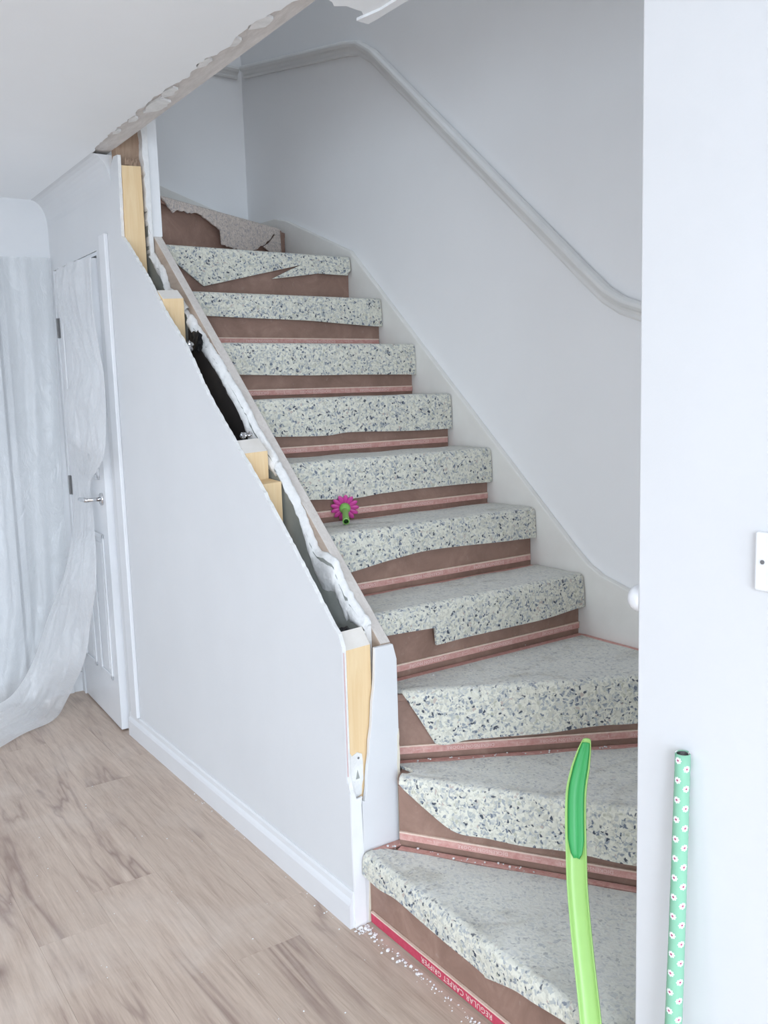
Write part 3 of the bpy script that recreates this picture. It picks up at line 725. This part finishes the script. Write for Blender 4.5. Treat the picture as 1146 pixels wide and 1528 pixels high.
for n, lb in ((4, 'faded pink gripper rod on the fourth riser, under the notched underlay'), (5, 'faded pink gripper rod on the fifth riser, under the flower toy step'), (6, 'faded pink gripper rod directly behind the flower toy'), (7, 'faded pink gripper rod one riser above the flower toy'), (8, 'faded pink gripper rod two risers above the flower toy'), (9, 'topmost faded pink gripper rod, three risers above the flower toy')):
    riser_gripper(n, .157, 1.002-.003*(n % 2), .022, .021, M['grip'], lb, txts({4: .633, 5: .54, 6: .68, 7: .573}.get(n, .45+.05*(n % 3))))
# flat rods on the treads, mostly covered
def tread_gripper(n, s0, s1, label):
    o, u, n_, _, _ = RI[n+1]
    g = obox('tread_gripper', o, u, n_, s0, s1, .008, .030, n*R-.0005, n*R+.0055, M['grip'], None)
    bev(g, .001, 1); tag(g, label, 'gripper rod', 'gripper rods lying on the treads')
tread_gripper(1, .205, 1.22, 'pink gripper rod lying flat at the back of the lowest tread')
tread_gripper(2, .175, 1.09, 'pink gripper rod lying flat at the back of the second tread')
tread_gripper(3, .166, 1.0, 'pink gripper rod lying flat at the back of the third tread')
for n in range(4, 9): tread_gripper(n, .158, 1.0, 'pink gripper rod lying flat at the back of the %s tread from the floor' % nm[n])
g = box('tread_gripper', (.060, -.166, R-.0005), (.150, -.1415, R+.006), M['grip'], b=.001)
tag(g, 'short pink gripper rod on the lowest tread against the white partition end', 'gripper rod', 'gripper rods lying on the treads')
g = box('tread_gripper', (.982, -.56, 3*R-.0005), (1.0045, -.02, 3*R+.0055), M['grip'], b=.001)
tag(g, 'pink gripper rod along the white string beside the third tread', 'gripper rod', 'gripper rods lying on the treads')

# ------------------------------------------------------------------ handrail
def sweep_rail(name, path, prof):
    vs, fs = [], []; m_ = len(prof)
    for i, (x, y, z) in enumerate(path):
        a = Vector(path[max(i-1, 0)]); b = Vector(path[min(i+1, len(path)-1)]); t = (b-a).normalized()
        nrm = Vector((-1, 0, 0)) if abs(t.x) < .5 else Vector((0, -1, 0))
        if .2 < abs(t.x) < .95 and 0 < i: nrm = Vector((-1, -1, 0)).normalized()
        upv = t.cross(nrm); upv = upv if upv.z > 0 else -upv
        for d, h in prof:
            q = Vector((x, y, z))+nrm*d+upv*h; vs.append(tuple(q))
    for i in range(len(path)-1):
        for k in range(m_): fs.append((i*m_+k, i*m_+(k+1) % m_, (i+1)*m_+(k+1) % m_, (i+1)*m_+k))
    fs += [tuple(range(m_)), tuple(range((len(path)-1)*m_, len(path)*m_))]
    return mk(name, vs, fs, M['rail'], None, False)
prof = [(0, -.033), (.016, -.034), (.022, -.026), (.020, -.014), (.026, -.002), (.040, .004), (.048, .016), (.046, .028), (.034, .036), (.016, .037), (0, .033)]
prof = [(d*.86, h*.80) for d, h in prof]
path = [(1.029, -1.06, 1.36), (1.029, -.32, 1.607), (1.029, -.165, 1.66), (1.029, -.10, 1.698), (1.029, .0, 1.782), (1.029, 1.14, 2.775), (1.029, 1.235, 2.835), (1.029, 1.33, 2.862), (1.029, 2.3, 3.05)]
hr = sweep_rail('handrail', path, prof); bev(hr, .002, 2)
tag(hr, 'white painted moulded wooden handrail fixed along the right stairwell wall', 'handrail')
hr2 = sweep_rail('handrail', [(1.0, BY-.001, 3.055), (.6, BY-.001, 3.06), (.1, BY-.001, 3.1)], prof)
tag(hr2, 'white handrail turning the corner onto the dark end wall of the stairwell', 'handrail')

# ------------------------------------------------------------------ switch and wall cup
sw = box('light_switch', (-.009, -1.382, 1.121), (0, -1.296, 1.207), M['white_plastic'], b=.003)
tag(sw, 'white square switch plate with screws on the bright wall at right', 'switch')
for y in (-1.309, -1.369):
    sc = mk('screw', *tube([(-.0102, y, 1.164), (-.008, y, 1.164)], .0032, 14), M['slot'], sw)
box('rocker', (-.0125, -1.350, 1.148), (-.008, -1.328, 1.180), M['white_plastic'], sw, .002)
prs = [(0, .0255), (.008, .0255), (.020, .024), (.030, .019), (.036, .011), (.038, .002)]
cupv, cupf = [], []
for d, r in prs:
    for k in range(24): cupv.append((.028+r*math.cos(2*PI*k/24), NY+.0003+d, 1.062+r*math.sin(2*PI*k/24)))
for i in range(len(prs)-1):
    for k in range(24): cupf.append((i*24+k, i*24+(k+1) % 24, (i+1)*24+(k+1) % 24, (i+1)*24+k))
cupf += [tuple(range(24)), tuple(range((len(prs)-1)*24, len(prs)*24))]
tag(mk('wall_cup', cupv, cupf, M['white_plastic'], None, True), 'round white wall cup on the edge of the stair opening', 'bracket')

# ------------------------------------------------------------------ shoehorn
sh = empty('shoehorn', (-.07, -1.02, 0))
tag(sh, 'long curved lime green shoehorn leaning on the lowest step', 'shoehorn')
cl = [(-.066, -1.062, .001), (-.048, -1.04, .06), (-.030, -1.018, .12), (0, -.977, .23), (.036, -.921, .354), (.062, -.884, .44), (.078, -.866, .49), (.090, -.853, .53), (.101, -.842, .575), (.112, -.834, .615), (.125, -.832, .655), (.135, -.8325, .688), (.141, -.834, .712)]
wd = [.0205, .0205, .0205, .0205, .0205, .0206, .0208, .0210, .0210, .0206, .0188, .0140, .0075]
tocam = Vector((-1.22, -1.13, 0)).normalized()
side = Vector((-tocam.y, tocam.x, 0)); side = side if side.dot(rt) > 0 else -side      # to the right as seen
side = (side*math.cos(.22)+tocam*math.sin(.22)).normalized(); face = Vector((side.y, -side.x, 0)); face = face if face.dot(tocam) > 0 else -face
def dense(cl, wd, k=5):
    P, Wd = [], []
    n = len(cl)
    for i in range(n-1):
        p0, p1, p2, p3 = (Vector(cl[max(i-1, 0)]), Vector(cl[i]), Vector(cl[i+1]), Vector(cl[min(i+2, n-1)]))
        for j in range(k):
            t = j/k
            P.append(.5*((2*p1)+(p2-p0)*t+(2*p0-5*p1+4*p2-p3)*t*t+(3*p1-p0-3*p2+p3)*t**3)); Wd.append(wd[i]+(wd[i+1]-wd[i])*t)
    P.append(Vector(cl[-1])); Wd.append(wd[-1]); return P, Wd
CP, CW = dense(cl, wd)
def channel(name, i0, i1, prof, mat):
    vs, fs = [], []; m_ = len(prof)
    for i in range(i0, i1):
        for a_, d in prof:
            q = CP[i]+side*(a_*CW[i])+face*d(CW[i]); vs.append(tuple(q))
    for i in range(i1-i0-1):
        for k in range(m_): fs.append((i*m_+k, i*m_+(k+1) % m_, (i+1)*m_+(k+1) % m_, (i+1)*m_+k))
    fs += [tuple(range(m_)), tuple(range((i1-i0-1)*m_, (i1-i0)*m_))]
    return mk(name, vs, fs, mat, sh, True)
inner = [(-1.0, lambda w: .009*w/.021), (-.92, lambda w: .009*w/.021), (-.8, lambda w: .0045*w/.021), (-.5, lambda w: .001), (0, lambda w: -.0006), (.5, lambda w: .001), (.8, lambda w: .0045*w/.021), (.92, lambda w: .009*w/.021), (1.0, lambda w: .009*w/.021)]
outer = [(1.0, lambda w: .004*w/.021), (.6, lambda w: -.003), (0, lambda w: -.0045), (-.6, lambda w: -.003), (-1.0, lambda w: .004*w/.021)]
channel('blade', 0, len(CP), inner+outer, M['lime'])
g0 = 30
grp = [(-.80, lambda w: .0052*w/.021), (-.5, lambda w: .0024), (-.28, lambda w: .0038), (-.16, lambda w: .0018), (0, lambda w: .0012), (.16, lambda w: .0018), (.28, lambda w: .0038), (.5, lambda w: .0024), (.80, lambda w: .0052*w/.021), (.5, lambda w: .0004), (0, lambda w: -.0009), (-.5, lambda w: .0004)]
# rounded foot of the grip: narrow the first rows
gv, gf = [], []; m_ = len(grp)
rows_ = list(range(g0, len(CP)-2))
for i in rows_:
    kx = min(1, .35+.65*math.sqrt(max(0, (i-g0)/4))) if i-g0 < 4 else 1
    for a_, d in grp:
        gv.append(tuple(CP[i]+side*(a_*kx*CW[i]*.98)+face*(d(CW[i])+.0006)))
for i in range(len(rows_)-1):
    for k in range(m_): gf.append((i*m_+k, i*m_+(k+1) % m_, (i+1)*m_+(k+1) % m_, (i+1)*m_+k))
gf += [tuple(range(m_)), tuple(range((len(rows_)-1)*m_, len(rows_)*m_))]
mk('grip_insert', gv, gf, M['green'], sh, True)['label'] = 'dark green soft grip insert'

# ------------------------------------------------------------------ roll of wrapping paper
rp = []
for i in range(25):
    t = i/24; z = .835*t
    rp.append((-.056+.043*t-.004*math.sin(PI*t), -1.19+.009*t-.0055*math.sin(PI*t), z+.0005))
rv, rf = [], []; sg = 28
for i, p in enumerate(rp):
    r_ = .0138-.0028*i/24+random.uniform(-.0002, .0002)
    for k in range(sg+1):
        a_ = 2*PI*k/sg; rv.append((p[0]+r_*math.cos(a_), p[1]+r_*math.sin(a_), p[2]))
for i in range(24):
    for k in range(sg): rf.append((i*(sg+1)+k, i*(sg+1)+k+1, (i+1)*(sg+1)+k+1, (i+1)*(sg+1)+k))
roll = mk('wrapping_paper_roll', rv, rf, M['daisy'], None, True)
uvl = roll.data.uv_layers.new(name='UVMap')
for lp_ in roll.data.loops:
    i, k = divmod(lp_.vertex_index, sg+1); uvl.data[lp_.index].uv = (k/sg, i/24)
sd = roll.modifiers.new('paper', 'SOLIDIFY'); sd.thickness = .0012; sd.offset = -1
tag(roll, 'thin mint green wrapping paper roll printed with daisies, leaning on the bright wall', 'wrapping paper')
tp = rp[-1]
spv, spf = [], []
for k in range(70):
    a_ = k*.36; r_ = .0098-.0075*k/70
    for z in (tp[2]-.02, tp[2]-.0008): spv.append((tp[0]+r_*math.cos(a_), tp[1]+r_*math.sin(a_), z))
for k in range(69): spf.append((2*k, 2*k+2, 2*k+3, 2*k+1))
mk('rolled_end', spv, spf, M['slot'], roll)

# ------------------------------------------------------------------ flower toy
hub = Vector((.352, .408, 1.052)); end = Vector((.304, .326, 1.0225))
ax = (end-hub).normalized()
fl_ = empty('flower_toy', (hub.x, hub.y, 1.0095))
tag(fl_, 'small plastic flower toy with pink petals and green stem lying on the stairs', 'toy')
e1 = Vector((1, 0, 0)); e1 = (e1-ax*e1.dot(ax)).normalized(); e2 = ax.cross(e1)
c0 = hub-ax*.006
for k in range(13):
    a_ = 2*PI*k/13+.2; d = e1*math.cos(a_)+e2*math.sin(a_); sd_ = ax.cross(d)
    vs, fs = [], []; NR, NS = 7, 10
    for i in range(NR+1):
        t = i/NR; r_ = .010+.0365*t; wdt = .0100*math.sin(PI*min(1, .12+.86*t))**.6*(.55+.55*t); th = .0042*math.sin(PI*(.08+.86*t))
        for j in range(NS):
            b_ = 2*PI*j/NS; q = c0+d*r_+sd_*(wdt*math.cos(b_))+ax*(th*math.sin(b_)+.004*t); vs.append(tuple(q))
    for i in range(NR):
        for j in range(NS): fs.append((i*NS+j, i*NS+(j+1) % NS, (i+1)*NS+(j+1) % NS, (i+1)*NS+j))
    fs += [tuple(range(NS)), tuple(range(NR*NS, (NR+1)*NS))]
    mk('petal', vs, fs, M['petal'], fl_, True)
bm = bmesh.new(); bmesh.ops.create_uvsphere(bm, u_segments=24, v_segments=16, radius=.0185)
vs = [tuple(v.co+hub) for v in bm.verts]; fs = [tuple(v.index for v in f.verts) for f in bm.faces]; bm.free()
mk('hub', vs, fs, M['stem'], fl_, True)
sv = join([tube([hub+ax*.012, hub+ax*.04, end], [.0088, .0098, .0112], 20, False), tube([end-ax*.0003, end+ax*.0006], [.0112, .0080], 20, False)])
stm = mk('stem', *sv, M['stem'], fl_, True)
mk('stem_bore', *tube([end-ax*.016, end+ax*.0005], .0080, 20), M['stemdark'], stm).data.polygons[-1].use_smooth = False
me = stm.children[0].data
bm = bmesh.new(); bm.from_mesh(me); bm.faces.ensure_lookup_table()
bmesh.ops.delete(bm, geom=[max((f for f in bm.faces if len(f.verts) > 4), key=lambda f: f.calc_center_median().dot(ax))], context='FACES'); bm.to_mesh(me); bm.free()

# ------------------------------------------------------------------ polythene sheets
def sheet(name, rows, cols, fold, label, seed, crease=.008, fq=6, mat='film'):
    rnd = random.Random(seed); ph = [rnd.uniform(0, 6.28) for _ in range(12)]
    # rows: (left point, right point); smoothed down the sheet
    K = 9; L, Rr = [], []
    def cr(pts, i, t):
        n = len(pts); p0, p1, p2, p3 = (Vector(pts[max(i-1, 0)]), Vector(pts[i]), Vector(pts[i+1]), Vector(pts[min(i+2, n-1)]))
        return .5*((2*p1)+(p2-p0)*t+(2*p0-5*p1+4*p2-p3)*t*t+(3*p1-p0-3*p2+p3)*t**3)
    A = [r[0] for r in rows]; B = [r[1] for r in rows]
    for i in range(len(rows)-1):
        for j in range(K): L.append(cr(A, i, j/K)); Rr.append(cr(B, i, j/K))
    L.append(Vector(A[-1])); Rr.append(Vector(B[-1]))
    vs, fs = [], []; nr = len(L)
    for i in range(nr):
        v = i/(nr-1)
        d = (Rr[i]-L[i]); t_ = (L[min(i+1, nr-1)]-L[max(i-1, 0)]); nn = d.cross(t_).normalized()
        if nn.y > 0 or (abs(nn.y) < .15 and nn.x > 0): nn = -nn
        for j in range(cols+1):
            u_ = j/cols; env = math.sin(PI*u_)**.5
            w_ = mn.noise(Vector((u_*5+ph[0], v*1.6, ph[1])))
            f = fold*2.2*mn.noise(Vector((u_*fq+w_*.8+ph[2], v*.9+ph[3], ph[4])))+fold*1.0*mn.noise(Vector((u_*fq*2.1+ph[5], v*1.7, ph[6])))
            c = crease*(1-2.4*abs(mn.noise(Vector((u_*4+v*5+ph[7], v*7-u_*3, ph[8])))))+crease*.5*(1-2*abs(mn.noise(Vector((u_*9-v*8, v*13+ph[9], ph[10])))))
            q = L[i]+d*u_+nn*((f+c)*env*min(1, d.length/.45)*(.3 if .8 < L[i].z < 1.25 else 1))
            if q.z < .006: q.z = .006
            if q.y > BY-.042: q.y = BY-.042
            vs.append(tuple(q))
    for i in range(nr-1):
        for j in range(cols): fs.append((i*(cols+1)+j, i*(cols+1)+j+1, (i+1)*(cols+1)+j+1, (i+1)*(cols+1)+j))
    o = mk(name, vs, fs, M[mat], None, True)
    tag(o, label, 'plastic sheet', 'polythene dust sheets'); return o
rowsA = [((-.030, 2.13, 2.00), (-.045, 1.60, 1.985)), ((-.04, 2.15, 1.88), (-.05, 1.60, 1.80)), ((-.06, 1.96, 1.72), (-.06, 1.53, 1.63)), ((-.065, 1.86, 1.57), (-.065, 1.475, 1.52)),
         ((-.075, 2.004, 1.418), (-.07, 1.47, 1.362)), ((-.075, 2.016, 1.256), (-.09, 1.469, 1.205)), ((-.045, 2.10, 1.10), (-.052, 1.80, 1.07)),
         ((-.05, 2.10, .90), (-.058, 1.77, .93)), ((-.12, 2.06, .66), (-.115, 1.60, .702)), ((-.193, 2.12, .454), (-.115, 1.736, .483)), ((-.281, 2.08, .276), (-.135, 1.791, .314)),
         ((-.393, 2.0, .166), (-.15, 2.08, .06)), ((-.514, 1.95, .132), (-.238, 1.984, .014)), ((-.629, 1.9, .115), (-.386, 1.899, .012)), ((-.74, 1.95, .05), (-.56, 1.762, .010)), ((-.95, 1.9, .012), (-.8, 1.66, .010))]
sheet('dust_sheet', rowsA, 90, .012, 'gathered clear polythene sheet hanging over the panelled cupboard door and trailing across the floor', 4, .019, 5, 'film2')
rowsB = [((-1.1, BY-.052, 2.06), (-.012, BY-.055, 2.075)), ((-1.1, BY-.06, 1.6), (-.02, BY-.06, 1.6)), ((-1.1, BY-.075, 1.1), (-.04, BY-.07, 1.1)), ((-1.1, BY-.085, .5), (-.06, BY-.08, .5)), ((-1.1, BY-.10, .15), (-.16, BY-.11, .10)), ((-1.1, BY-.2, .02), (-.24, BY-.2, .02)), ((-1.1, BY-.5, .012), (-.36, BY-.44, .012))]
sheet('dust_sheet', rowsB, 150, .020, 'clear polythene sheet hung in folds across the end wall of the room', 9, .009, 15)
# ------------------------------------------------------------------ plaster crumbs
def crumbs(name, spots, label):
    parts = []
    for x, y, z, r_ in spots:
        bm = bmesh.new(); bmesh.ops.create_icosphere(bm, subdivisions=1, radius=r_)
        for v in bm.verts: v.co = Vector((v.co.x*random.uniform(.7, 1.4), v.co.y*random.uniform(.7, 1.3), v.co.z*random.uniform(.5, .9)))+Vector((x, y, z+r_*.6))
        parts.append(([tuple(v.co) for v in bm.verts], [tuple(v.index for v in f.verts) for f in bm.faces])); bm.free()
    tag(mk(name, *join(parts), M['crumb']), label, 'debris', None, 'stuff')
rn = random.Random(2)
sp = []
for i in range(150):
    y = -.145-rn.random()**1.5*.75; sp.append((.030-abs(rn.gauss(0, .012))-.004, y, 0, rn.choice((.0015, .002, .003, .004, .005) if y > -.4 else (.0012, .002, .003))))
for i in range(50): sp.append((rn.uniform(-.01, .035), rn.uniform(-.175, -.146), 0, rn.choice((.0015, .002, .003))))
for i in range(45): sp.append((rn.uniform(-.75, -.03), rn.uniform(-.6, 1.5), 0, rn.choice((.001, .0015, .0022))))
for i in range(22): sp.append((-.02-rn.random()*.02, rn.uniform(-.1, 1.2), 0, rn.choice((.001, .0018, .0025))))
crumbs('plaster_crumbs', sp, 'white plaster crumbs scattered along the foot of the stairs and wall')
sp = []
o, u, n_, _, _ = RI[2]
for i in range(30):
    q = o+u*rn.uniform(.17, .7)+n_*rn.uniform(.012, .032); sp.append((q.x, q.y, R+.006, rn.choice((.0015, .0025, .004))))
o, u, n_, _, _ = RI[3]
for i in range(30):
    q = o+u*rn.uniform(.17, .8)+n_*rn.uniform(.012, .032); sp.append((q.x, q.y, 2*R+.006, rn.choice((.0012, .002, .003))))
o, u, n_, _, _ = RI[4]
for i in range(22):
    q = o+u*rn.uniform(.2, .98)+n_*rn.uniform(.01, .3); sp.append((q.x, q.y, 3*R+.010, rn.choice((.001, .0018, .0025))))
crumbs('plaster_crumbs', sp, 'pale plaster crumbs lying on the bottom winding treads')
